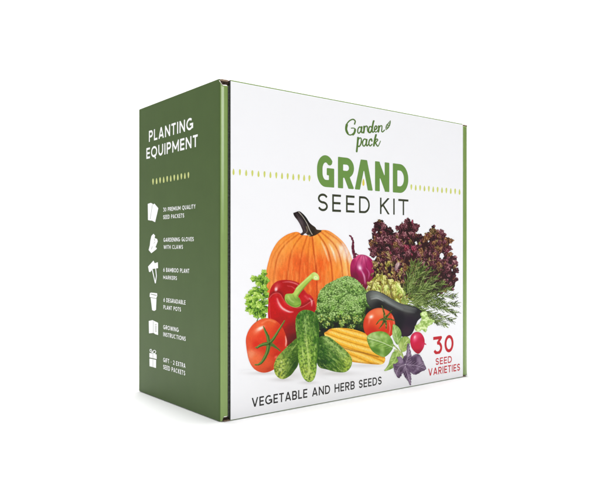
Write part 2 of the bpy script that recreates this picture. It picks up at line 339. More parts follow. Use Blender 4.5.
    s.grad((325, 288, '#86a85f'), (343, 280, '#96b672'), (360, 288, '#86a862'), (335, 298, '#84a85c'), (352, 302, '#8cb064'), (364, 300, '#6f954c'), (322, 305, '#6b9048'), (342, 315, '#769a48'), (360, 316, '#587a34'), (305, 315, '#5c8440'), (300, 325, '#456430'), (315, 330, '#33461f'), (335, 331, '#33441f'), (352, 329, '#3a4a24'), p=3)
    s.mix('#141c0e', np.clip((s.Y-318+5*fbm(s.X*.3, s.Y*.3, 7)-.02*(s.X-340)**2*.6+1)/9, 0, 1)*.62); s.mix('#141a10', np.clip((s.X-363.5)/3, 0, 1)*np.clip((s.Y-304)/5, 0, 1)*.95)
    B = np.zeros(s.X.shape)
    for sc, w, sd in ((.17, .45, 1), (.45, .35, 2), (.9, .3, 4)):
        f1, f2, ci = worley(s.X*sc+.15*fbm(s.X*.5, s.Y*.5, 3), s.Y*sc, 60+sd); B += w*(.42-f1); B -= w*.9*np.clip(.10-(f2-f1), 0, .1)*6
    low = np.clip((s.Y-300)/22, 0, 1); s.mul(np.clip(1+B*(1.1+.6*low), .3, 1.6))
    rs = random.Random(8)
    lobes = [(343, 283, 9), (331, 287, 8), (356, 288, 8), (324, 296, 7), (340, 295, 8), (361, 300, 7), (350, 303, 9), (330, 306, 8), (320, 308, 6), (356, 312, 6.5), (341, 312, 7), (332, 317, 5), (347, 319, 4.5), (305, 315, 6), (313, 318, 5), (300, 322, 4), (322, 318, 4.5), (357, 320, 4.5), (341.5, 323.5, 3.4), (309, 326, 4.5), (326, 325, 3.6), (301, 330, 3.5), (317, 330, 3), (352, 327, 3)]
    for lx, ly, lr in lobes:
        w = np.exp(-(((s.X-lx)**2+(s.Y-ly)**2)/lr**2)**1.6); s.mix('#a5c47c', w*np.clip((ly+lr*.2-s.Y)/lr, 0, 1)*.38); rg = np.exp(-((np.hypot(s.X-lx, s.Y-ly)-lr)/.9)**2)*np.clip((s.Y-ly)/lr+.25, 0, 1); s.mix('#24381a', rg*.6)
        for k in range(int(lr*lr*2.1)):
            a = rs.uniform(0, 6.283); q = lr*math.sqrt(rs.random()); x, y = lx+q*math.cos(a), ly+q*math.sin(a)*.95
            t = (y-ly)/lr; dk = min(max((y-300)/26, 0), 1)
            if t+rs.gauss(0, .5) > .55+(.2-.4*dk): cs = ('#16260f', '#33501f', '#5f843c')
            elif t+rs.gauss(0, .4) < -.1: cs = ('#557a3c', '#94b86a', '#cfe2a4')
            else: cs = ('#3a5c28', '#76a04a', '#b2cf80')
            if dk > .6 and rs.random() < .3: cs = ('#56682a', '#a2b24c', '#dce08a')
            flake(s, x, y, rs.uniform(.45, .85), .9, rs.uniform(-2.4, -.8), cs, rs.uniform(0, 50), 3, .15, outline=False)
    s.line([(338, 300), (346, 294), (353, 291)], '#26401a', .4, .7, .7); s.line([(353, 291), (360, 295), (366, 293)], '#38552a', .35, .5, .7)
    s.line([(341, 333), (341.5, 327), (340, 322)], '#a7b862', 1., .6, .8); s.line([(347, 333), (348, 327)], '#6f8440', .8, .6, .8); s.line([(331, 332), (333, 325)], '#5f7636', .8, .6, .8); out.append(s)
    # ---- corn
    s = Layer.shape('printed_corn', [(324.2, 334.5), (327, 331), (331, 328.6), (340, 327.8), (352, 329), (363, 332.4), (371, 337), (378, 346), (384, 355), (385, 360.5), (381.5, 364.3), (372, 364.2), (360, 363), (349, 361), (340, 356), (332, 347)], step=.33)
    u = (s.X-324)*math.cos(.30)+(s.Y-334)*math.sin(.30); v = -(s.X-324)*math.sin(.30)+(s.Y-334)*math.cos(.30)
    v2 = v+.0016*(u-30)**2*np.sign(6-v)*1.0; rows = 5.+.03*u; ph = v2/rows; k = np.floor(ph); fr = ph-k
    s.c = s.c+rgb('#f0b840'); s.mix('#fbe08c', np.clip(1-np.abs(fr-.42)*3, 0, 1)*.75); s.mix('#b97c26', np.clip(np.abs(fr-.5)-.36, 0, .14)*6)
    ker = .5+.5*np.cos(2*np.pi*(u/1.45+.5*(k % 2)+.25*np.sin(u*.3)+.22*np.abs(fr-.5))); s.mix('#d9982f', (1-ker)*.45*np.clip(1.2-np.abs(fr-.5)*1.5, 0, 1)); s.mix('#fff6cf', np.clip(ker-.75, 0, .25)*2.4*np.clip(1-np.abs(fr-.42)*3, 0, 1))
    s.mix('#c98a2c', np.clip((v-17)/6, 0, 1)*.5); s.line([(341, 347), (352, 350.5), (364, 353), (378, 357)], '#7a4a18', .35, .8, .7); s.line([(326, 332), (330, 330)], '#d8843a', 1.2, .6, 1.4)
    s.line([(346, 360.5), (360, 362.5), (378, 364)], '#a06a20', .6, .6, 1.); s.line([(330, 340), (341, 347), (348, 356)], '#8a5a20', .5, .5, 1.4); s.mul(.93+.14*fbm(s.X*.8, s.Y*.8, 71, 2)); out.append(s)
    # ---- aubergine
    s = Layer.shape('printed_aubergine', [(365.8, 296), (367, 292), (371, 290.4), (377.5, 291.2), (385, 294.5), (393, 299.5), (401, 303.4), (410, 305.6), (417, 307.8), (421.8, 311.5), (422, 316.4), (417.5, 321), (415, 327), (411, 334.5), (404, 337), (397, 333), (390, 322), (380, 312), (369, 306)])
    s.grad((368, 294, '#585a56'), (376, 294, '#686a66'), (385, 300, '#3e3f3e'), (395, 306, '#363636'), (407, 309, '#484846'), (418, 311, '#2e2d30'), (380, 306, '#262627'), (400, 318, '#26232b'), (410, 322, '#2d2430'), (406, 331, '#3a2a36'), (397, 326, '#231f26'))
    s.line([(372, 294), (380, 295), (390, 301), (402, 306.5), (414, 309.5)], '#868c88', 2.2, .7, 2.6, taper=.4); s.line([(371, 297), (377, 296.3), (384, 299.5), (393, 305), (402, 309)], '#aab2b0', .9, .75, 1.6, taper=.6); s.line([(371, 299), (377, 298.2), (383, 301)], '#e8ecea', .35, .7, .8, taper=.5)
    s.line([(396, 308), (406, 311), (414, 312.5)], '#7e827e', .8, .6, 1.2, taper=.6); s.line([(372, 291.6), (380, 293.4), (392, 300), (405, 305.6), (416, 309)], '#9aa29e', .15, .5, .5); s.rim('#1b1b1f', .8, .4); out.append(s)
    # ---- right tomato
    s = Layer.shape('printed_tomato', [(363.2, 327), (364.3, 318.5), (368, 312.5), (374, 308.8), (381, 308), (388.5, 311), (393.4, 317), (395, 325), (393, 333), (387, 338.5), (377, 339), (367, 335.5)])
    s.grad((366, 322, '#cf4a30'), (370, 314, '#e0714a'), (380, 311, '#e28055'), (378, 322, '#dd5a32'), (391, 320, '#d24a2c'), (391, 330, '#c93a28'), (372, 331, '#bf3522'), (384, 332, '#c93c24'))
    s.blob(371, 316.8, 2.2, 1.6, '#fff1ea', .95, -35); s.blob(369, 321, 1, 3, '#f0a088', .5, 10); s.line([(392, 316), (394, 323), (393.4, 330)], '#f4b49c', .4, .7, .6); s.line([(389, 322), (390, 328), (389, 334)], '#f5c9b8', .35, .7, .5, taper=.6); s.rim('#a5301e', .9, .45); out.append(s)
    c = (384.5, 319); s = Layer('printed_tomato_calyx', (372, 303, 399, 334), .3)
    for q in (((384.5, 319), (384, 313), (381.6, 305.5)), (c, (380, 320), (376, 324.5)), (c, (383, 323), (379, 328.5)), (c, (386, 324), (386, 329)), (c, (389, 319), (394.5, 320.5)), (c, (388, 315), (391.5, 310.5))): s.capsules(q, 1.5, .35)
    s.c = s.c+rgb('#4d5a28'); s.mix('#93a057', np.clip((fbm(s.X, s.Y, 3, 2)-.48)*5, 0, .8)); s.mix('#2c3818', np.clip((.45-fbm(s.X*1.3, s.Y, 8, 2))*6, 0, .8)); out.append(s)
    # ---- pepper
    s = Layer.shape('printed_pepper', [(268.2, 304), (268.6, 297), (270.2, 289), (274, 283.2), (279.5, 280.4), (286, 279.8), (293, 280.8), (299, 283.3), (303.4, 289), (307, 293.5), (311, 295.6), (314.2, 301), (315.6, 308), (313.5, 314), (308, 322), (302, 334), (296, 344), (289, 347), (277, 338), (269.5, 325), (267.8, 313)])
    s.grad((271, 292, '#c02a2c'), (277, 286, '#b8282c'), (287, 284, '#b01c24'), (297, 287, '#b3262a'), (280, 292, '#a81c22'), (274, 300, '#c8202a'), (272, 312, '#c41a24'), (282, 306, '#cc2029'), (290, 314, '#c11c26'), (303, 300, '#c42a30'), (310, 301, '#c92f38'), (312, 308, '#b2202a'), (284, 322, '#b5181f'), (292, 328, '#8a1119'), (295, 338, '#64101a'), (303, 312, '#a41b22'), (276, 330, '#a0151d'))
    rimp = zB((243, 318), (262, 292), (290, 277), (318, 276), (340, 292), (358, 325), (385, 362), (430, 388), (480, 398), (530, 385), (583, 350), (610, 335))
    s.line([(x+.2, y-1.3) for x, y in rimp], '#7b0d16', 1., .75, 1.4); s.line(rimp, '#ef8d86', .28, .85, .5); s.line([(x-.2, y+1.6) for x, y in rimp[2:8]], '#e2473f', .8, .6, 1.)
    s.blob(276, 289, 1.5, 2.3, '#fdeeee', .95, 15, 1.4); s.blob(277.5, 286, 3, 3, '#dd6a66', .6); s.line(zB((355, 185), (410, 182), (470, 200), (500, 225)), '#f0a2a0', .5, .85, .7, taper=.6); s.line(zB((395, 215), (430, 222), (455, 240)), '#e88884', .35, .6, .6)
    s.line(zB((308, 320), (322, 360), (352, 402), (405, 430), (440, 432)), '#fff2f2', .85, .95, .8, taper=.7); s.line(zB((300, 310), (330, 390), (390, 440)), '#ea7a76', 1.8, .4, 1.6, taper=.6)
    s.line([(309, 298), (311.5, 301), (311.5, 306)], '#fbdadb', .6, .85, .7, taper=.6); s.line([(305, 296), (308, 299)], '#e9777b', .8, .6, 1.)
    s.line([(269.4, 303), (269.6, 312), (270.5, 320)], '#e98a88', .3, .6, .6); s.rim('#d85a58', .5, .45)
    s.mul(.95+.1*fbm(s.X*.6, s.Y*.6, 81, 3)); s.mul(1-.10*vnoise(s.X*2.2, s.Y*2.2, 5)); out.append(s)
    s = Layer.shape('printed_pepper_stalk', zB((382, 285), (372, 305), (374, 335), (392, 362), (425, 385), (465, 395), (500, 382), (508, 350), (495, 318), (484, 300), (520, 250), (583, 178), (605, 160), (622, 168), (655, 165), (657, 138), (640, 112), (612, 102), (580, 125), (520, 180), (470, 228), (442, 275), (410, 280)), step=.3)
    s.grad((287, 297, '#9cb95c'), (291, 302, '#7fa04a'), (297, 305, '#8fb050'), (300, 299, '#6f9040'), (296, 293, '#b6cd6a'), (304, 283, '#a9c35c'), (311, 276, '#b4cb68'), (316, 274, '#c9d987'))
    s.line(zB((470, 240), (530, 180), (590, 130)), '#dce8a4', .4, .8, .7); s.line(zB((480, 295), (530, 232), (600, 160)), '#56752c', .5, .75, .8); s.blob(315.6, 277.7, 2.2, 1.7, '#e9efc0', .95, 20, 2.5); s.blob(315.6, 277.7, 1, .8, '#b5c27a', .7, 20)
    s.line(zB((385, 330), (410, 365), (460, 385), (498, 370)), '#4d6b28', .3, .7, .5); s.line(zB((440, 290), (455, 320), (470, 335)), '#5b7a30', .3, .5, .5); s.line(zB((400, 300), (420, 335), (445, 350)), '#d3e29a', .6, .5, .8); out.append(s)
    # ---- left tomato
    s = Layer.shape('printed_tomato', [(245.8, 343), (247, 334), (252, 325.4), (259.5, 319.8), (267.5, 318.2), (275.5, 320.5), (282, 327), (286, 336.4), (287, 345), (284, 355), (279.5, 364), (272, 370.4), (263, 372.6), (254.2, 369), (248.6, 359.6)])
    s.grad((248, 345, '#d85a3c'), (251, 333, '#dc5a3a'), (259, 325, '#df6a42'), (270, 321, '#d96036'), (280, 329, '#c93f28'), (262, 335, '#d9472c'), (256, 345, '#cf3a28'), (268, 348, '#d54a2e'), (280, 342, '#bf3022'), (279, 355, '#bb3523'), (256, 358, '#e07048'), (266, 364, '#d25a38'), (270, 370, '#b8452c'), (251, 354, '#e28a66'))
    s.blob(260, 328.5, 4.2, 1.7, '#fff6f0', .95, -28, 1.5); s.blob(257, 331, 4, 2.6, '#ee9a7c', .6, -30); s.line([(285.3, 336), (286, 341), (285.4, 346)], '#fdf0ec', .55, .9, .6, taper=.5); s.line([(262, 323), (268, 320), (275, 322)], '#efa37c', .6, .6, 1.); s.blob(276, 357, 1.8, 1.2, '#f3a58c', .6, -40)
    s.blob(272, 346, 6, 4, '#a8281a', .35); s.blob(264, 350, 5, 4, '#b23020', .3); s.rim('#c9573a', .9, .4); s.mul(.96+.08*fbm(s.X*.8, s.Y*.8, 91, 3)); out.append(s)
    c = (268.8, 343.5); s = Layer('printed_tomato_calyx', (252, 318, 289, 368), .3)
    arms = (zC((240, 235), (228, 175), (205, 125), (193, 92)), zC((240, 235), (275, 200), (320, 130), (372, 45)), zC((240, 235), (285, 260), (335, 300)), zC((240, 235), (225, 310), (185, 385), (150, 412), (122, 412)), zC((240, 240), (200, 243), (165, 255), (140, 272), (128, 268)))
    for q, r in zip(arms, (2.1, 2.1, 2.2, 2.3, 2.2)): s.capsules(q, r, .45)
    s.f += (fbm(s.X, s.Y, 92, 2)-.5)*.7; s.c = s.c+rgb('#55743a')
    for q in arms: s.line([(x-.5, y-.2) for x, y in q], '#9fb56a', .25, .75, .5); s.line([(x+.6, y+.5) for x, y in q], '#2b4419', .3, .8, .5)
    s.blob(c[0], c[1], 1.2, 1.2, '#26391a', .7); out.append(s)
    # ---- cucumbers
    def cuc(pts, axis, cps, seed, spots):
        s = Layer.shape('printed_cucumber', pts, step=.33); s.grad(*cps); ax, ay = axis
        u = s.X*ax+s.Y*ay; v = -s.X*ay+s.Y*ax
        st = fbm(v*.55, u*.07, seed, 3); s.mix('#cfe08a', np.clip((st-.54)*7, 0, 1)*.45); mt = fbm(v*.9, u*.5, seed+20, 3); s.mix('#264a1a', np.clip((.455-mt)*7, 0, 1)*.5*spots); s.mix('#bcd67c', np.clip((mt-.6)*8, 0, 1)*.35); s.mul(.93)
        f1, f2, ci = worley(v*.30, u*.30, seed+3); f1b, _, cb = worley(v*.62, u*.5, seed+5)
        s.mix('#1f3c16', np.clip(.34-f1, 0, .3)*3.2*(.4+.6*ci)*spots); s.mix('#dfeab4', np.clip(.13-f1, 0, .13)*6*(ci > .45))
        s.mix('#2f5222', np.clip(.26-f1b, 0, .26)*2.4*cb*spots); s.mul(.9+.2*fbm(s.X*1.1, s.Y*1.1, seed+9, 2)); return s
    s = cuc([(297.5, 339.5), (291, 343), (284, 349.6), (277.5, 356.5), (274, 364), (274.2, 371.5), (277.5, 377), (283, 379), (289.5, 376), (294, 371), (298.5, 362)], (.6, -.8),
            ((276, 366, '#c2cc5e'), (280, 374, '#b4c052'), (283, 362, '#b5c765'), (288, 352, '#7f9d4c'), (291, 357, '#56792f'), (296, 345, '#56792f'), (294, 365, '#3c5c26'), (289, 371, '#7c9a3c')), 100, np.clip((s.X.max() if False else 1), 0, 1))
    s.mix('#2c4a1c', np.clip((s.X+.45*(s.Y-360)-290)/6, 0, 1)*.7)
    s.blob(280.3, 369.6, 1.6, 1.8, '#dbe39a', .8, 0, 2); s.blob(280.3, 369.6, .6, .7, '#a3ae4c', .8); s.blob(281.4, 362, 1.1, 1.2, '#e2e8a6', .7); s.rim('#a8b650', .6, .3); out.append(s)
    s = cuc([(316, 341), (319, 337.2), (323.5, 335.8), (329, 337), (335.5, 341.6), (344.6, 349.4), (350, 355.4), (352, 361.5), (350, 368), (345, 372), (336.5, 372), (326.6, 369.4), (318.5, 366.5), (315.5, 355)], (.75, .66),
            ((320, 339, '#3f6428'), (328, 341, '#86a85c'), (336, 347, '#86a858'), (343, 353, '#9ab860'), (349, 360, '#aabf50'), (347, 368, '#a8c04c'), (340, 366, '#6d9038'), (332, 360, '#3e6a2a'), (324, 352, '#3c6828'), (322, 364, '#2c4c1c'), (334, 369, '#4a7028')), 110, 1.)
    s.line([(323, 338), (331, 343), (340, 350.5), (346, 357)], '#bcd48a', .7, .55, 1.2); s.blob(346.5, 361.5, 3, 4, '#c4d468', .5, -30); s.mix('#22401a', np.clip((319.5-s.X)/3, 0, 1)*.7); s.rim('#6f8c3c', .6, .3); out.append(s)
    s = cuc([(305.5, 309.8), (300, 311.6), (296, 317), (295.3, 326), (296.6, 338), (297.4, 350), (298.4, 362), (300.6, 372), (304, 379), (308.8, 382), (313.6, 379.4), (316.2, 371), (317, 358), (318.2, 344), (318.8, 330), (317.4, 318), (313, 311.6)], (.06, 1),
            ((305, 313, '#5c8a40'), (299, 320, '#5f8c3e'), (307, 325, '#7aa04e'), (316, 322, '#3c6826'), (300, 338, '#6d9840'), (309, 342, '#9aba58'), (316, 342, '#4f7e30'), (302, 356, '#9cbf54'), (309, 358, '#b4cf66'), (315, 358, '#74a03c'), (304, 371, '#bcd060'), (310, 374, '#c6d76c'), (314, 369, '#94b84a')), 120, 1.)
    top = np.clip((345-s.Y)/30, 0, 1); s.mix('#2e5220', np.clip((fbm(s.X*.9, s.Y*.35, 131, 3)-.5)*6, 0, 1)*top*.55)
    s.line([(306, 340), (308, 355), (309, 372)], '#dbe79a', .6, .6, 1.1); s.line([(302, 345), (303, 358), (306, 372)], '#e0eaa6', .3, .4, .7); s.line([(317.6, 320), (318, 340), (316.3, 365)], '#2b5019', .6, .6, .9); s.line([(305, 318), (306, 332)], '#b8cf8c', .7, .45, 1.3); s.rim('#5d8a34', .7, .45); out.append(s)
    # ---- green basil
    def leaf(nm, pts, vein, base, light, dark, seed, nv=5):
        s = Layer.shape(nm, pts, step=.3); s.c = s.c+rgb(base); V = spline(vein, False, 8); n = fbm(s.X*.35, s.Y*.35, seed)
        n = fbm(s.X*.22, s.Y*.22, seed, 2); s.mix(light, np.clip((n-.46)*4, 0, 1)*.5); s.mix(dark, np.clip((.46-n)*4, 0, 1)*.4)
        for k in range(1, nv+1):
            q = V[int(k/(nv+1.)*(len(V)-1))]; r = V[min(int(k/(nv+1.)*(len(V)-1))+1, len(V)-1)]; d = r-q; d = d/(np.hypot(*d)+1e-9)
            for sg in (-1, 1):
                a = np.array([d[0]*.75-sg*d[1]*.66, d[1]*.75+sg*d[0]*.66]); e = q+a*6
                s.line([tuple(q+np.array([.35, .45])), tuple(e+np.array([.35, .45]))], dark, .18, .7, .5); s.line([tuple(q), tuple(e)], light, .14, .65, .4)
        s.line(vein, light, .28, .85, .45); s.rim(dark, .45, .5); return s
    G1, G2, G3 = '#7ea24a', '#c2d896', '#44682a'
    out.append(leaf('printed_basil', zM((268, 240), (285, 236), (302, 244), (296, 275), (278, 304), (255, 320), (226, 327), (244, 300), (256, 265)), zM((288, 245), (270, 285), (232, 322)), '#86a650', '#cfdd9c', '#587836', 141, 4))
    out.append(leaf('printed_basil', zM((292, 205), (300, 180), (318, 168), (338, 172), (346, 190), (340, 215), (325, 235), (305, 238)), zM((300, 235), (318, 205), (338, 180)), '#a5bc66', '#e2eab4', '#6b8840', 142, 3))
    out.append(leaf('printed_basil', zM((264, 128), (268, 112), (280, 116), (296, 130), (306, 155), (302, 185), (288, 206), (274, 190), (264, 160)), zM((290, 202), (284, 165), (270, 118)), '#7ca04c', '#cbdca0', '#4c6e30', 143, 5)); out[-1].blob(393.5, 336, 2, 5, '#dbe8b4', .5, -15)
    out.append(leaf('printed_basil', zM((146, 172), (160, 156), (182, 147), (212, 144), (238, 152), (256, 172), (268, 198), (266, 222), (250, 246), (226, 263), (198, 254), (172, 236), (154, 206)), zM((272, 222), (215, 195), (152, 176)), G1, G2, G3, 144, 7))
    o = out[-1]; o.blob(375, 336.5, 6, 2.6, '#d6e6b2', .6, 18); o.blob(372, 342, 2.6, 2, '#cfe0a6', .5, 30); o.blob(378, 351, 7, 2.6, '#44702a', .55, 25); o.blob(389, 340, 3, 4, '#527e30', .45); o.line(zM((272, 222), (215, 195), (152, 176)), '#e6efc8', .28, .9, .35); o.line([(x+.3, y+.7) for x, y in zM((272, 222), (215, 195), (152, 176))], '#3f6626', .25, .5, .5)
    s = Layer('printed_basil_stem', (389, 338, 408, 362), .3); s.capsules(zK((225, 190), (250, 215), (272, 250)), .7, .8); s.capsules(zK((275, 190), (262, 215), (272, 250)), .6, .8); s.capsules(zK((235, 215), (255, 225)), .9, .9); s.c = s.c+rgb('#b3c27c'); s.mix('#76904a', np.clip((fbm(s.X, s.Y, 3)-.5)*6, 0, .8)); out.append(s)
    # ---- aubergine calyx, radish
    s = Layer.shape('printed_aubergine_calyx', zM((392, 62), (408, 52), (424, 58), (430, 80), (458, 94), (446, 112), (428, 122), (418, 150), (400, 138), (386, 146), (368, 138), (372, 118), (388, 108), (398, 84)), step=.3)
    s.f += (fbm(s.X*.8, s.Y*.8, 151, 2)-.5)*1.6; s.c = s.c+rgb('#b6cf82'); n = fbm(s.X*.5, s.Y*.5, 152); s.mix('#e4efbf', np.clip((n-.5)*6, 0, .85)); s.mix('#83a250', np.clip((.47-n)*6, 0, .8)); s.rim('#8fae58', .4, .5); out.append(s)
    s = Layer.shape('printed_radish', zM((346, 190), (350, 166), (362, 152), (378, 147), (396, 153), (409, 172), (413, 196), (408, 220), (395, 240), (382, 248), (366, 238), (352, 218)))
    s.capsules(zM((408, 200), (424, 206), (440, 207)), .8, .15); s.grad((412, 340, '#c8244c'), (418, 334, '#d03a5c'), (423, 340, '#bf1c44'), (417, 347, '#c21f44'), (418, 352, '#a01838'), (428, 344, '#d77088')); s.blob(415, 338, 2, 3.4, '#ee8ea2', .75, 20); s.blob(414.5, 337, .8, 1.5, '#ffe4ea', .8, 20); s.rim('#9b1636', .6, .4); out.append(s)
    # ---- purple basil
    P1, P2, P3 = '#65516a', '#b9a8bb', '#2e2030'
    for i, (pts, v) in enumerate(((((318, 300), (338, 312), (350, 345), (349, 394), (334, 372), (316, 345), (308, 320)), ((322, 300), (334, 340), (347, 384))), (((322, 296), (305, 264), (285, 262), (290, 285), (268, 298), (272, 325), (284, 352), (298, 358), (314, 330)), ((322, 298), (296, 310), (282, 340))),
                                  (((324, 296), (340, 268), (362, 254), (386, 250), (400, 272), (414, 300), (420, 318), (398, 330), (368, 344), (344, 330)), ((324, 298), (370, 302), (412, 314))), (((320, 294), (314, 268), (328, 250), (330, 222), (337, 196), (346, 226), (352, 255), (346, 282)), ((326, 294), (338, 250), (338, 204))))):
        out.append(leaf('printed_purple_basil', zM(*pts), zM(*v), P1, P2, P3, 160+i, 6)); o = out[-1]; o.f += (fbm(o.X*.9, o.Y*.9, 7+i, 2)-.5)*1.3; o.rim('#b9a8bb', .35, .35)
    return out

# ---- lettering: every letter is a set of pen strokes, height 1, round or square ends
def arc(cx, cy, rx, ry, a0, a1, n=18):
    return [(cx+rx*math.cos(math.radians(a0+(a1-a0)*k/n)), cy+ry*math.sin(math.radians(a0+(a1-a0)*k/n))) for k in range(n+1)]

def glyph(ch, w, h):
    """centre lines of a letter of width w, height 1, pen half-width h: list of (points, start cap, end cap, curved)"""
    l, r, b, t, m = h, w-h, h, 1-h, .5
    S = lambda *p: ([*p], 1, 1, 0)
    F = lambda *p: ([*p], 0, 0, 0)
    ry = (t-b)/2; rx = (r-l)/2; cx = w/2; k = h*.9
    if ch == 'A': return [F((l, 0), (cx, 1)), F((cx, 1), (r, 0)), F((l+.2*w, .27), (r-.2*w, .27))]
    if ch == '^': return [F((l*.95, -.02), (cx-.035*w, 1.0)), F((cx+.035*w, 1.0), (r, -.02)), F((cx-.09*w, 1-h*.5), (cx+.09*w, 1-h*.5))]
    if ch == 'V': return [F((l*.8, 1), (cx, 0)), F((cx, 0), (w-l*.8, 1))]
    if ch == 'B':
        q = (t-m)/2; q2 = (m-b)/2
        return [S((l, b), (l, t)), ([(l, t), (r-q*1.1, t)]+arc(r-q*1.1, m+q, q, q, 90, -90)+[(l, m)], 1, 1, 1), ([(l, m), (r-q2, m)]+arc(r-q2, m-q2, q2, q2, 90, -90)+[(l, b)], 1, 1, 1)]
    if ch == 'C': return [(arc(cx, .5, rx, ry, 48, 312), 0, 0, 1)]
    if ch == 'D': return [S((l, b), (l, t)), ([(l, t), (cx-.05*w, t)]+arc(cx-.05*w, .5, r-cx+.05*w, ry, 90, -90)+[(l, b)], 1, 1, 1)]
    if ch == 'E': return [S((l, b), (l, t)), S((l, t), (r, t)), S((l, m), (r-.04, m)), S((l, b), (r, b))]
    if ch == 'F': return [S((l, 0), (l, t)), S((l, t), (r, t)), S((l, m-.02), (r-.06, m-.02))]
    if ch == 'G': return [(arc(cx, .5, rx, ry, 50, 340), 0, 0, 1), S((r, .2), (r, .44)), F((cx+.02, .46), (w, .46))]
    if ch == 'g': # heavy title G
        return [(arc(cx, .56, rx, t-.56, 38, 180, 14)+arc(cx, .44, rx, .44-b, 180, 268, 10)+[(cx, b), (r, b)], 0, 1, 1), F((r, 0), (r, .56)), F((cx+.06*w, .56-h*.62), (w, .56-h*.62))]
    if ch == 'H': return [F((l, 0), (l, 1)), F((r, 0), (r, 1)), F((l, m), (r, m))]
    if ch == 'I': return [F((cx, 0), (cx, 1))]
    if ch == 'K': return [F((l, 0), (l, 1)), F((l, m-.08), (r, 1.02)), F((l+.25*(r-l), m+.08), (r+.01, -.02))]
    if ch == 'L': return [S((l, b), (l, t)), S((l, b), (r, b))]
    if ch == 'M': return [F((l, 0), (l, 1)), F((r, 0), (r, 1)), F((l, 1-h), (cx, .25)), F((cx, .25), (r, 1-h))]
    if ch == 'N': return [F((l, 0), (l, 1)), F((r, 0), (r, 1)), F((l, 1-h*.6), (r, h*.6))]
    if ch in 'O0': return [(arc(cx, .5, rx, ry, 0, 360, 32), 0, 0, 2)]
    if ch == 'P' or ch == 'R':
        q = .27-h*.5; lo = t-2*q; o = [F((l, 0), (l, t)), ([(l, t), (r-q, t)]+arc(r-q, t-q, q, q, 90, -90)+[(l, lo)], 1, 1, 1)]
        if ch == 'R': o.append(F((cx-.02, lo+.02), (r+.01, -.03)))
        return o
    if ch == 'Q': return [(arc(cx, .5, rx, ry, 0, 360, 32), 0, 0, 2), (([(cx-.02, .2), (cx+.12, .08), (cx+.3, -.16)]), 0, 0, 3)]
    if ch == 'S':
        q = (t-b)/4
        return [(arc(cx, t-q, rx, q, 20, 180, 12)[0:]+arc(cx, t-q, rx, q, 190, 262, 8)+arc(cx, b+q, rx, q, 82, -180+20, 22), 0, 0, 1)]
    if ch == 'T': return [F((cx, 0), (cx, 1)), F((0, t), (w, t))]
    if ch == 'U': return [([(l, 1.02)]+arc(cx, b+rx, rx, rx, 180, 360)+[(r, 1.02)], 0, 0, 1)]
    if ch == 'W': return [F((l*.8, 1), (w*.27, 0)), F((w*.27, 0), (cx, .95)), F((cx, .95), (w*.73, 0)), F((w*.73, 0), (w-l*.8, 1))]
    if ch == 'X': return [F((l, -.02), (r, 1.02)), F((r, -.02), (l, 1.02))]
    if ch == 'Y': return [F((l, 1.02), (cx, .45)), F((r, 1.02), (cx, .45)), F((cx, 0), (cx, .48))]
    if ch == '2': return [(arc(cx, t-.26, rx, .26, 165, -35, 14)+[(l+.01, b)], 0, 0, 1), F((0, b), (w, b))]
    if ch == '3': return [([(l, t), (r-.03, t), (cx-.02, m+.10)], 1, 0, 4), (arc(cx-.01, b+.27-h*.2, rx, .27-h*.2+.03, 100, -155, 16), 0, 0, 1)]
    if ch == '6': return [(arc(cx, b+.27, rx, .27, 0, 360, 20), 0, 0, 2), ([(r-.1, 1), (l+.06, .5), (l, b+.27)], 0, 0, 1)]
    if ch == '-': return [F((l, m-.05), (r, m-.05))]
    return []

WID = dict(A=.64, B=.52, C=.66, D=.60, E=.46, F=.45, G=.72, H=.58, I=.13, K=.54, L=.43, M=.74, N=.60, O=.76, P=.50, Q=.76, R=.53, S=.48, T=.50, U=.58, V=.62, W=.92, X=.58, Y=.56, g=.62)
WID.update({'2': .5, '3': .5, '6': .52, '0': .54, '-': .3, '^': .6, ' ': .28})

def glyph_field(U, V, g, w, h):
    f = np.full(U.shape, -9.)
    for pts, c0, c1, cur in glyph(g, w, h):
        m = len(pts)-1
        for k in range(m):
            a, b = np.array(pts[k], float), np.array(pts[k+1], float); d = b-a; L = np.hypot(*d)
            if L < 1e-6: continue
            d /= L; x = (U-a[0])*d[0]+(V-a[1])*d[1]; y = -(U-a[0])*d[1]+(V-a[1])*d[0]
            e0 = h*.98 if (c0 and k == 0) else 0; e1 = h*.98 if (c1 and k == m-1) else 0
            f = np.maximum(f, np.minimum(h-np.abs(y), np.minimum(x+e0, L+e1-x)))
            if (cur and k > 0) or cur == 2: f = np.maximum(f, h-np.hypot(U-a[0], V-a[1]))
    lo = -.2 if g == 'Q' else 0.
    return np.minimum(f, np.minimum(V-lo, 1-V))

def text_field(U, V, text, u0, u1, v0, v1, h, gap=.13, bounds=None):
    """lettering field in plane units; letters fitted between u0 and u1, or into the given bounds"""
    Hh = v1-v0; f = np.full(U.shape, -9.)
    if bounds is None:
        ws = [WID[c] for c in text]; tot = sum(ws)+gap*(len(text)-1); k = (u1-u0)/(tot*Hh); x = u0; bounds = []
        for c, w in zip(text, ws): bounds.append((x, x+w*Hh*k)); x += (w+gap)*Hh*k
    for c, (a, b) in zip(text, bounds):
        if c == ' ': continue
        w = (b-a)/Hh; pad = .25*Hh
        j0 = np.searchsorted(U[0], a-pad); j1 = np.searchsorted(U[0], b+pad)
        f[:, j0:j1] = np.maximum(f[:, j0:j1], glyph_field((U[:, j0:j1]-a)/Hh, (V[:, j0:j1]-v0)/Hh, c, w, h)*Hh)
    return f

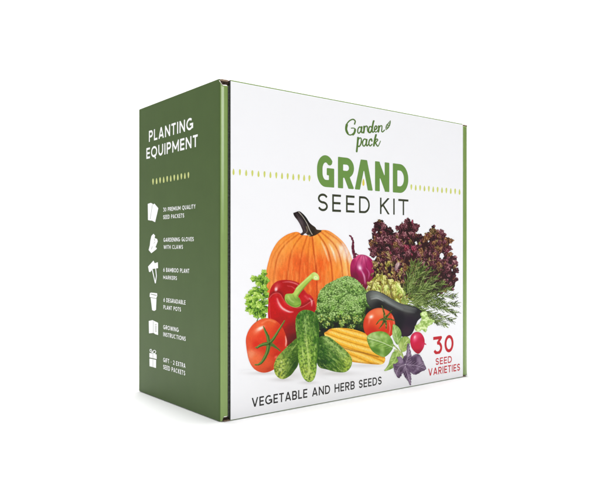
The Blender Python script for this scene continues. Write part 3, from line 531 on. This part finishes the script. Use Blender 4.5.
# ---------------------------------------------------------------- the box
W, D, H, G = .2886, .1378, .25, .0078
box = bpy.data.objects.new('seed_kit_box', None); COL.objects.link(box)
box['label'] = 'closed green and white cardboard box with printed vegetables standing on white'; box['category'] = 'box'
T = .002
front = slab('front_panel', (G, 0, .0007), (.2786, T, H-.0011), M_white, box, .0004, edge=M_shade, only=(-1, 0, 0))  # left cut edge coloured dark, the seam's shade put into it
side = slab('side_panel', (0, .0034, .0003), (T, D, H), M_green, box, .0007)
side2 = slab('side_panel', (W-T, .0034, .0003), (W, D, H), M_green, box, .0007)
side['label'] = 'dark green side panel printed with white lettering and icons'
side2['label'] = 'plain dark green side panel'
slab('back_panel', (T+.0002, D-T, .0003), (W-T-.0002, D-.0003, H-.0003), M_green, box, .0006)
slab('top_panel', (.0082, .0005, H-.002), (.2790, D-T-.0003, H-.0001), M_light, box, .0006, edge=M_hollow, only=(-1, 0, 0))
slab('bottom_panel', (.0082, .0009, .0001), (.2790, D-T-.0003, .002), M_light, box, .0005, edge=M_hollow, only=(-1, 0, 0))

def roll(mirror):
    """side wall folded over on itself: a hollow rolled edge of board, its ends cut back so the hollow shows"""
    # plan of the fold: a flattened corner with one broad facet, then the flat front of the roll
    ctl = [(0, .0056), (0, .0042), (.00005, .0034), (.00025, .0028), (.0006, .0022), (.00105, .00175), (.0015, .0014), (.0019, .0011), (.0023, .0008), (.0028, .00045), (.0034, .00022), (.0042, .0001), (.0050, .0001), (.0057, .0004), (.0062, .0012), (.0064, .0026), (.0064, .0080)]
    O = spline(ctl, False, 4); n = len(O); tn = np.gradient(O, axis=0); tn /= np.hypot(tn[:, 0], tn[:, 1])[:, None]
    N = np.stack([-tn[:, 1], tn[:, 0]], 1); C = np.array([.0032, .005]); s = np.sign(((C-O)*N).sum(1)); s[s == 0] = 1
    I = O+N*s[:, None]*.0008; k = 1.45 if mirror else 1.
    def cut(p, top):
        x, y = p
        if mirror: return (.0018 if top else .0012)*np.clip(x/.003, 0, 1)
        if top: a = np.clip((x+.0016)/.0040, 0, 1)*np.clip(1-(y-.0016)/.0042, 0, 1) if x < .0035 else 1.; m = .0042
        else: a = np.clip((x-.0012)/.0018, 0, 1)*(np.clip(1-(y-.0012)/.004, 0, 1) if x < .0035 else 1); m = .0029
        return m*a*a*(3-2*a)
    zs = [0, .004, .012]+list(np.linspace(.05, .95, 12))+[.988, .996, 1]; V = []; Fc = []; mi = []
    for Q, lip in ((O, .0009), (I, 0)):
        for z in zs:
            for p in Q:
                c0, c1 = cut(p, False), cut(p, True); lo = .0004+c0+(lip if c0 > .0008 else 0); hi = H-.0002-c1-(lip if c1 > .0008 else 0)
                V.append((W-p[0]*k if mirror else p[0], p[1], lo+(hi-lo)*z))
    m = len(zs)
    def q(a, b, c, d, k): Fc.append((a, b, c, d)); mi.append(k)
    for sft, kk in ((0, 0), (m*n, 1)):
        for i in range(m-1):
            for j in range(n-1): q(sft+i*n+j, sft+i*n+j+1, sft+(i+1)*n+j+1, sft+(i+1)*n+j, kk)
    for j in range(n-1):
        q(j, j+1, m*n+j+1, m*n+j, 2); a = (m-1)*n; q(a+j, a+j+1, m*n+a+j+1, m*n+a+j, 2)
    me = bpy.data.meshes.new('rolled_edge'); me.from_pydata(V, [], Fc)
    for p, kk in zip(me.polygons, mi): x = p.center.x if not mirror else (W-p.center.x)/k; p.material_index = 0 if mirror and kk == 2 else 3 if kk == 0 and x < .0006 and p.center.y < .006 else kk; p.use_smooth = kk < 2
    bm = bmesh.new(); bm.from_mesh(me); bmesh.ops.recalc_face_normals(bm, faces=bm.faces); bm.to_mesh(me); bm.free()
    o = link('rolled_edge', me, [M_light, M_kraft, M_pale, M_green], box)
    def X(a, b): return (a, b) if not mirror else (W-b*k, W-a*k)
    a, b = X(.0021, .0064); slab('inner_fold', (a, .0028, .0010), (b, .0046, H-.0008), M_hollow, o, .0006)       # the wall's inner ply, darkened for the shade in the open ends
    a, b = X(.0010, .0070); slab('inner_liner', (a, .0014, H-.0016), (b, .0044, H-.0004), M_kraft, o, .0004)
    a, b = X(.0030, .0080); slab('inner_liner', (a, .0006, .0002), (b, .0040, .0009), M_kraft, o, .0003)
    a, b = X(.0063, .0080); slab('seam_shade_strip', (a, .0013, .0030), (b, .0028, H-.0045), M_shade, o, .0003)           # added dark strip, standing for the shade between roll and front
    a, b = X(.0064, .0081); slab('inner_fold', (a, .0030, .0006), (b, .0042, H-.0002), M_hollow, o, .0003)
roll(False); roll(True)

# ---------------------------------------------------------------- printing
cy, sy, cp, sp = math.cos(YAW), math.sin(YAW), math.cos(PITCH), math.sin(PITCH)
FW = np.array([sy*cp, cy*cp, sp]); RT = np.array([cy, -sy, 0]); UP = np.cross(RT, FW); C0 = np.array(CAM)
def on_front(px, py, y=0.):
    d = FW+((np.asarray(px, float)-300)/F_PX)[..., None]*RT-((np.asarray(py, float)-250)/F_PX)[..., None]*UP
    t = (y-C0[1])/d[..., 1]; P = C0+d*t[..., None]; return P[..., 0], P[..., 2]
def on_side(px, py, x=0.):
    d = FW+((np.asarray(px, float)-300)/F_PX)[..., None]*RT-((np.asarray(py, float)-250)/F_PX)[..., None]*UP
    t = (x-C0[0])/d[..., 0]; P = C0+d*t[..., None]; return D-P[..., 1], P[..., 2]

def field_mesh(name, A, B, f, c=None):
    """flat sheet where f > 0 (marching triangles); A, B sheet coordinates of the grid points, c colours"""
    f = np.where(np.abs(f) < 1e-7, -1e-7, f); h, w = f.shape; idx = np.arange(h*w).reshape(h, w); ins = f > 0
    a, b, cc, d = idx[:-1, :-1], idx[:-1, 1:], idx[1:, 1:], idx[1:, :-1]
    n = ins[:-1, :-1].astype(int)+ins[:-1, 1:]+ins[1:, 1:]+ins[1:, :-1]
    full = n == 4; part = (n > 0) & ~full
    quads = [np.stack([a[full], b[full], cc[full], d[full]], 1)]; tris = []
    P = np.stack([A.ravel(), B.ravel()], 1); ff = f.ravel(); cl = None if c is None else c.reshape(-1, 3); newP = []; newC = []; cnt = h*w
    def cross(i, j):
        nonlocal cnt
        t = (ff[i]/(ff[i]-ff[j]))[:, None]; newP.append(P[i]+(P[j]-P[i])*t)
        if cl is not None: newC.append(cl[i]+(cl[j]-cl[i])*0)
        r = np.arange(cnt, cnt+len(i)); cnt += len(i); return r
    for tri in ((a, b, cc), (a, cc, d)):
        t = np.stack([q[part] for q in tri], 1); k = (ff[t] > 0).sum(1)
        t3 = t[k == 3]; tris.append(t3)
        for want in (1, 2):
            tt = t[k == want]; s = ff[tt] > 0
            odd = np.argmax(s if want == 1 else ~s, 1); rows = np.arange(len(tt))
            p, q, r = tt[rows, odd], tt[rows, (odd+1) % 3], tt[rows, (odd+2) % 3]
            if want == 1: tris.append(np.stack([p, cross(p, q), cross(p, r)], 1))
            else: quads.append(np.stack([q, r, cross(r, p), cross(q, p)], 1))
    quads = np.concatenate(quads); tris = np.concatenate(tris)
    P = np.concatenate([P]+newP); used = np.zeros(len(P), bool); used[quads.ravel()] = 1; used[tris.ravel()] = 1
    rm = np.cumsum(used)-1; P = P[used]; loops = np.concatenate([rm[quads].ravel(), rm[tris].ravel()])
    st = np.concatenate([np.arange(len(quads))*4, len(quads)*4+np.arange(len(tris))*3]); tot = np.concatenate([np.full(len(quads), 4), np.full(len(tris), 3)])
    C = None if cl is None else np.concatenate([cl]+newC)[used]
    return P, loops, st, tot, C

lay = [0]
def put(name, res, plane, m, parent):
    P, loops, st, tot, C = res; lay[0] += 1; e = .00002+lay[0]*.000004
    if plane == 'front': V = np.stack([P[:, 0], np.full(len(P), -e), P[:, 1]], 1)
    else: V = np.stack([np.full(len(P), -e), D-P[:, 0], P[:, 1]], 1)
    me = bpy.data.meshes.new(name); me.vertices.add(len(V)); me.vertices.foreach_set('co', V.astype(np.float32).ravel())
    me.loops.add(len(loops)); me.loops.foreach_set('vertex_index', loops.astype(np.int32))
    me.polygons.add(len(st)); me.polygons.foreach_set('loop_start', st.astype(np.int32)); me.polygons.foreach_set('loop_total', tot.astype(np.int32))
    me.update(calc_edges=True)
    n = me.polygons[0].normal; bad = (n.y > 0) if plane == 'front' else (n.x > 0)
    if bad: me.flip_normals()
    if C is not None:
        at = me.color_attributes.new('ink', 'FLOAT_COLOR', 'POINT'); at.data.foreach_set('color', np.concatenate([C, np.ones((len(C), 1))], 1).astype(np.float32).ravel())
    return link(name, me, m, parent)

def ink(name, hexa, k=1.):
    return mat(name, tuple(np.minimum(srgb(rgb(hexa))*INK*k, .93)), .5, .2)
INK = 1.0

def words(name, text, tl, bl, tr, br, plane, m, h, parent, step=.0002, gap=.13, bounds=None, soft=0):
    """tl, bl, tr, br: where the lettering's corners lie on the panel"""
    fn = on_front if plane == 'front' else on_side
    q = [fn(*p) for p in (tl, bl, tr, br)]; u0 = (q[0][0]+q[1][0])/2; u1 = (q[2][0]+q[3][0])/2; v1 = (q[0][1]+q[2][1])/2; v0 = (q[1][1]+q[3][1])/2
    if bounds: bounds = [(fn(a, bl[1])[0], fn(b, bl[1])[0]) for a, b in bounds]
    U, V = np.meshgrid(np.arange(u0-.002, u1+.002, step), np.arange(v0-.25*(v1-v0), v1+.001, step))
    f = text_field(U, V, text, u0, u1, v0, v1, h, gap, bounds)
    for k in range(soft): f = (4*f+np.roll(f, 1, 0)+np.roll(f, -1, 0)+np.roll(f, 1, 1)+np.roll(f, -1, 1)+.7*(np.roll(f, (1, 1), (0, 1))+np.roll(f, (1, -1), (0, 1))+np.roll(f, (-1, 1), (0, 1))+np.roll(f, (-1, -1), (0, 1))))/10.8
    return put(name, field_mesh(name, U, V, f), plane, m, parent)

K_olive, K_title, K_red, K_dark, K_white, K_drop = ink('dark_olive_ink', '#353a26'), ink('title_green_ink', '#6a9146'), ink('red_ink', '#c01b28'), ink('black_ink', '#2e2c2a'), mat('white_ink', (.93, .93, .93), .5, .2), ink('yellow_green_ink', '#ced36a')
K_dside, K_logo, K_gold = ink('pale_green_ink', '#c9ce86'), ink('logo_green_ink', '#567632'), ink('gold_ink', '#dccb4e')

# title and lines of text on the front
words('title_lettering', 'gR^ND', (317, 155.7), (317, 187), (408.1, 163.8), (408.1, 193), 'front', K_title, .113, front, .00025, soft=3,
      bounds=[(317, 334.2), (337.9, 354), (354.8, 372.8), (375, 389.3), (392.8, 408.3)])
words('title_lettering', 'SEEDKIT', (317.9, 193.2), (317.9, 211.4), (408.1, 199.6), (408.1, 215), 'front', K_olive, .064, front, .0002,
      bounds=[(317.9, 327.8), (332.2, 341), (346, 354.6), (359, 369.8), (380, 389.6), (393, 394.9), (398.3, 408.4)])
words('lower_lettering', 'VEGETABLE AND HERB SEEDS', (251.8, 397.2), (251.8, 406.4), (381.6, 376.8), (381.6, 385), 'front', K_dark, .083, front, .0002, gap=.12)
words('variety_count', '30', (433.3, 336.7), (433.3, 354), (453.4, 334.6), (453.4, 352.3), 'front', K_red, .088, front, .0002, bounds=[(433.2, 442.3), (444.5, 453.5)])
words('variety_lettering', 'SEED', (435.6, 358), (435.6, 365), (451.8, 356), (451.8, 362.6), 'front', K_red, .085, front, .0002)
words('variety_lettering', 'VARIETIES', (428.3, 368.4), (428.3, 375.2), (460, 363.6), (460, 371.2), 'front', K_red, .085, front, .0002)

def drops(name, pts, plane, m, parent, r=1.15, hh=2.9, step=.25, rx=1.):
    xs = [p[0] for p in pts]; ys = [p[1] for p in pts]
    X, Y = np.meshgrid(np.arange(min(xs)-3, max(xs)+3, step), np.arange(min(ys)-5, max(ys)+5, step)); f = np.full(X.shape, -9.)
    for k, p in enumerate(pts):
        s = p[2]; v = (Y-p[1])*s; a = np.clip((v+hh)/(2*hh), 0, 1)             # s = 1: point up
        wdt = r*1.25*np.sqrt(np.clip(a, 0, 1))*np.sqrt(np.clip(1-a, 0, 1)*2)*(.55+.55*a)
        g = np.where((v > -hh) & (v < hh), wdt-np.abs(X-p[0])/rx, -np.abs(X-p[0])-.01); f = np.maximum(f, g)
    fn = on_front if plane == 'front' else on_side; A, B = fn(X, Y)
    return put(name, field_mesh(name, A, B, f), plane, m, parent)
drops('seed_row', [(233.5+k*(309.4-233.5)/13*(1+.10*(1-k/13.)), 171.9+k*6.5/13, 1 if k % 2 == 0 else -1) for k in range(14)], 'front', K_drop, front, 1.3, 3.2)
drops('seed_row', [(411.3+k*(459.5-411.3)/11, 187.2+k*4.7/11, 1 if k % 2 else -1) for k in range(12)], 'front', K_drop, front, 1.1, 2.9)
drops('title_seed', [(363.4, 182.3, 1)], 'front', K_gold, front, 1.4, 3.6)
drops('seed_row', [(153.1+k*3.54, 181.7-k*.65, -1 if k % 2 == 0 else 1) for k in range(11)], 'side', K_dside, side, 1.05, 3.1)

# brushed logo
def strokes(name, S, plane, m, parent, step=.2):
    xs = [p[0] for s in S for p in s[0]]; ys = [p[1] for s in S for p in s[0]]
    L = Layer(name, (min(xs)-2, min(ys)-2, max(xs)+2, max(ys)+2), step)
    for pts, r0, r1 in S: L.capsules(pts, r0*1.55, r1*1.45)
    fn = on_front if plane == 'front' else on_side; A, B = fn(L.X, L.Y); return put(name, field_mesh(name, A, B, L.f), plane, m, parent)
def zL(*p): return Z(335, 112, 9.23, *p)
LG = [(zL((180, 112), (186, 85), (165, 68), (130, 85), (102, 125), (100, 170), (120, 205), (148, 212), (175, 190), (182, 160)), .42, .42), (zL((150, 150), (175, 150), (190, 165), (180, 200), (165, 215)), .3, .3), (zL((108, 120), (103, 160), (118, 198)), .8, .6),
      (zL((245, 150), (228, 138), (212, 158), (210, 188), (224, 195), (240, 170), (246, 140)), .4, .4), (zL((246, 140), (242, 175), (250, 193), (262, 182)), .62, .3),
      (zL((268, 135), (268, 165), (264, 192)), .6, .55), (zL((268, 155), (282, 132), (296, 133), (298, 145)), .35, .45), (zL((298, 145), (300, 175), (310, 190)), .3, .3),
      (zL((340, 142), (322, 135), (310, 158), (312, 186), (326, 188), (340, 160), (352, 100), (357, 84)), .42, .6), (zL((346, 130), (342, 170), (350, 188), (362, 178)), .6, .3),
      (zL((366, 165), (382, 155), (386, 136), (374, 130), (364, 150), (366, 180), (382, 184), (398, 165)), .5, .32),
      (zL((404, 132), (404, 160), (400, 184)), .6, .55), (zL((402, 158), (418, 130), (432, 130), (432, 155), (430, 178), (440, 184), (456, 168)), .35, .4),
      (zL((212, 238), (208, 290), (200, 365)), .6, .62), (zL((212, 262), (228, 240), (242, 250), (240, 290), (224, 318), (208, 312)), .35, .5),
      (zL((290, 258), (272, 250), (256, 272), (256, 305), (270, 315), (286, 290), (292, 256)), .42, .42), (zL((292, 256), (288, 295), (296, 314), (306, 300)), .6, .3),
      (zL((340, 268), (334, 250), (318, 262), (312, 295), (324, 314), (342, 298)), .5, .4),
      (zL((378, 212), (366, 260), (358, 312)), .6, .6), (zL((364, 275), (384, 250), (394, 260), (376, 280)), .35, .4), (zL((372, 282), (384, 305), (398, 315), (420, 268)), .5, .25)]
strokes('brand_lettering', LG, 'front', K_logo, front, .17)
L = Layer.shape('leaf', zL((466, 165), (470, 125), (490, 100), (512, 78), (512, 110), (500, 140), (482, 160)), step=.16)
L.cut(.16-seg_d(L.X, L.Y, *zL((470, 160), (506, 90)))[0])
for a, b in (((482, 138), (500, 132)), ((490, 120), (508, 110)), ((476, 125), (482, 138)), ((488, 106), (492, 122))): L.cut(.12-seg_d(L.X, L.Y, *zL(a, b))[0])
A, B = on_front(L.X, L.Y); put('brand_leaf', field_mesh('brand_leaf', A, B, L.f), 'front', K_logo, front)

# side panel text
words('side_heading', 'PLANTING', (149, 131), (149, 141.4), (193.2, 117), (193.2, 130), 'side', K_white, .092, side, .0003, gap=.15)
words('side_heading', 'EQUIPMENT', (146.5, 148), (146.5, 158.7), (197.8, 134.6), (197.8, 147), 'side', K_white, .092, side, .0003, gap=.15)
for text, tl, bl, tr, br in (('30 PREMIUM QUALITY', (163.3, 207.5), (163.3, 211.5), (195.6, 204.5), (195.6, 208.8)), ('SEED PACKETS', (163.3, 215), (163.3, 219), (184.2, 213.5), (184.2, 217.8)),
                             ('GARDENING GLOVES', (163.6, 238), (163.6, 242), (193.8, 236.8), (193.8, 241)), ('WITH CLAWS', (163.8, 245.2), (163.8, 249), (183, 244.7), (183, 248.9)),
                             ('6 BAMBOO PLANT', (163.4, 268.2), (163.4, 272.3), (189.4, 268.3), (189.4, 272.6)), ('MARKERS', (163.4, 275.6), (163.4, 279.4), (177, 276), (177, 279.9)),
                             ('6 DEGRADABLE', (163.6, 298), (163.6, 302.1), (185.6, 300), (185.6, 304.4)), ('PLANT POTS', (163.6, 305.4), (163.6, 309.4), (181, 307), (181, 311.2)),
                             ('GROWING', (163.4, 325.4), (163.4, 329.6), (178.8, 327.1), (178.8, 331.5)), ('INSTRUCTIONS', (163.4, 332.8), (163.4, 336.9), (185.8, 335.8), (185.8, 340.3)),
                             ('GIFT - 2 EXTRA', (163.4, 358.4), (163.4, 362.7), (185.5, 362.5), (185.5, 367)), ('SEED PACKETS', (163.4, 365.3), (163.4, 369.6), (185.3, 370), (185.3, 374.8))):
    words('side_lettering', text, tl, bl, tr, br, 'side', K_white, .085, side, .00024, gap=.16)

# side panel icons: cut-outs, each a flat white print
def icon(name, shapes, cuts=(), lines=(), step=.14, holes=()):
    allp = [p for s in shapes for p in s]+[p for l in lines for p in l[0]]; L = Layer(name, (min(p[0] for p in allp)-1, min(p[1] for p in allp)-1, max(p[0] for p in allp)+1, max(p[1] for p in allp)+1), step)
    for s in shapes: L.add(poly_sdf(L.X, L.Y, np.array(s)))
    for pts, r in lines: L.capsules(pts, r, r, smooth=False)
    for c in holes: L.cut(poly_sdf(L.X, L.Y, np.array(c)))
    for a, b, r in cuts: L.cut(r-seg_d(L.X, L.Y, a, b)[0])
    A, B = on_side(L.X, L.Y); return put(name, field_mesh(name, A, B, L.f), 'side', K_white, side)
def z1(*p): return Z(145, 200, 20, *p)
def z2(*p): return Z(145, 230, 20, *p)
def z3(*p): return Z(145, 258, 19.23, *p)
def z4(*p): return Z(145, 288, 19.23, *p)
def z5(*p): return Z(145, 316, 19.23, *p)
def z6(*p): return Z(145, 345, 19.14, *p)
icon('packet_icon', [z1((58, 78), (120, 58), (158, 78), (150, 410), (120, 412), (62, 402)), z1((160, 92), (192, 72), (270, 165), (206, 445), (110, 395))], [(*z1((150, 100), (106, 380)), .13)])
icon('glove_icon', [z2((172, 75), (205, 110), (195, 160), (245, 178), (258, 225), (238, 280), (212, 345), (242, 360), (232, 385), (130, 465), (75, 400), (100, 300), (108, 220), (130, 120))], [(*z2((185, 175), (200, 215)), .14), (*z2((150, 330), (130, 385)), .14), (*z2((205, 235), (180, 270)), .12)])
icon('marker_icon', [z3((165, 50), (190, 100), (250, 80), (255, 195), (150, 210), (105, 270), (80, 265), (62, 165))], [], [(z3((140, 210), (200, 480)), .42), (z3((208, 200), (222, 340), (204, 480)), .42)])
icon('pot_icon', [z4((98, 95), (125, 88), (235, 100), (240, 150), (225, 180), (215, 420), (180, 440), (140, 425), (110, 185), (92, 165))], [(*z4((118, 118), (225, 142)), .28), (*z4((105, 180), (225, 205)), .22)])
icon('booklet_icon', [z5((75, 95), (148, 78), (175, 92), (255, 130), (255, 365), (205, 350), (165, 325), (80, 332))], [(*z5((160, 100), (160, 325)), .12)]+[(*z5((196, y), (226, y+6)), .22) for y in (160, 190, 215, 240, 265, 290)])
icon('gift_icon', [z6((88, 150), (148, 160), (225, 180), (228, 268), (150, 250), (88, 236)), z6((88, 258), (150, 268), (216, 285), (214, 440), (150, 420), (90, 405))], [(*z6((155, 150), (155, 430)), .13)],
     [(z6((150, 150), (100, 120), (98, 85), (120, 80), (150, 150)), .3), (z6((150, 150), (165, 105), (190, 98), (212, 125), (195, 165), (150, 150)), .3)])

# ---------------------------------------------------------------- the printed picture
def tone(c):
    g = c.mean(-1, keepdims=True); c = g+(c-g)*1.03; c = np.clip((c-.56)*1.10+.555, 0, 1)
    return np.clip(srgb(c)*INK-.008, .001, .9)
def shadow_print():
    """soft grey shadows printed under the vegetables of the picture (part of the artwork)"""
    s = Layer('printed_shadow', (238, 345, 396, 396), .6); k = 0
    for x, y, rx, ry, a in ((264, 373.2, 15, 1.8, .40), (283, 379.5, 12, 2.2, .42), (308, 382.5, 9, 1.8, .34), (292, 375, 14, 6, .3), (335, 373.5, 20, 2.4, .42), (322, 371, 8, 6, .3), (364, 365.5, 22, 2., .32)):
        k = np.maximum(k, a*np.exp(-(((s.X-x)/rx)**2+((s.Y-y)/ry)**2)**.9))
    s.f = k-.006; k = np.maximum(k-.006, 0); s.c = np.ones(s.X.shape+(3,)); return s, k
s, k = shadow_print()
lin = np.array(WHITE)*(1-k[..., None])+np.array([.30, .26, .23])*k[..., None]
A, B = on_front(s.X, s.Y); put('printed_shadow', field_mesh(s.name, A, B, s.f, lin), 'front', M_print, front)
for s in vegetables():
    A, B = on_front(s.X, s.Y)
    put(s.name, field_mesh(s.name, A, B, s.f, tone(s.c)), 'front', M_print, front)
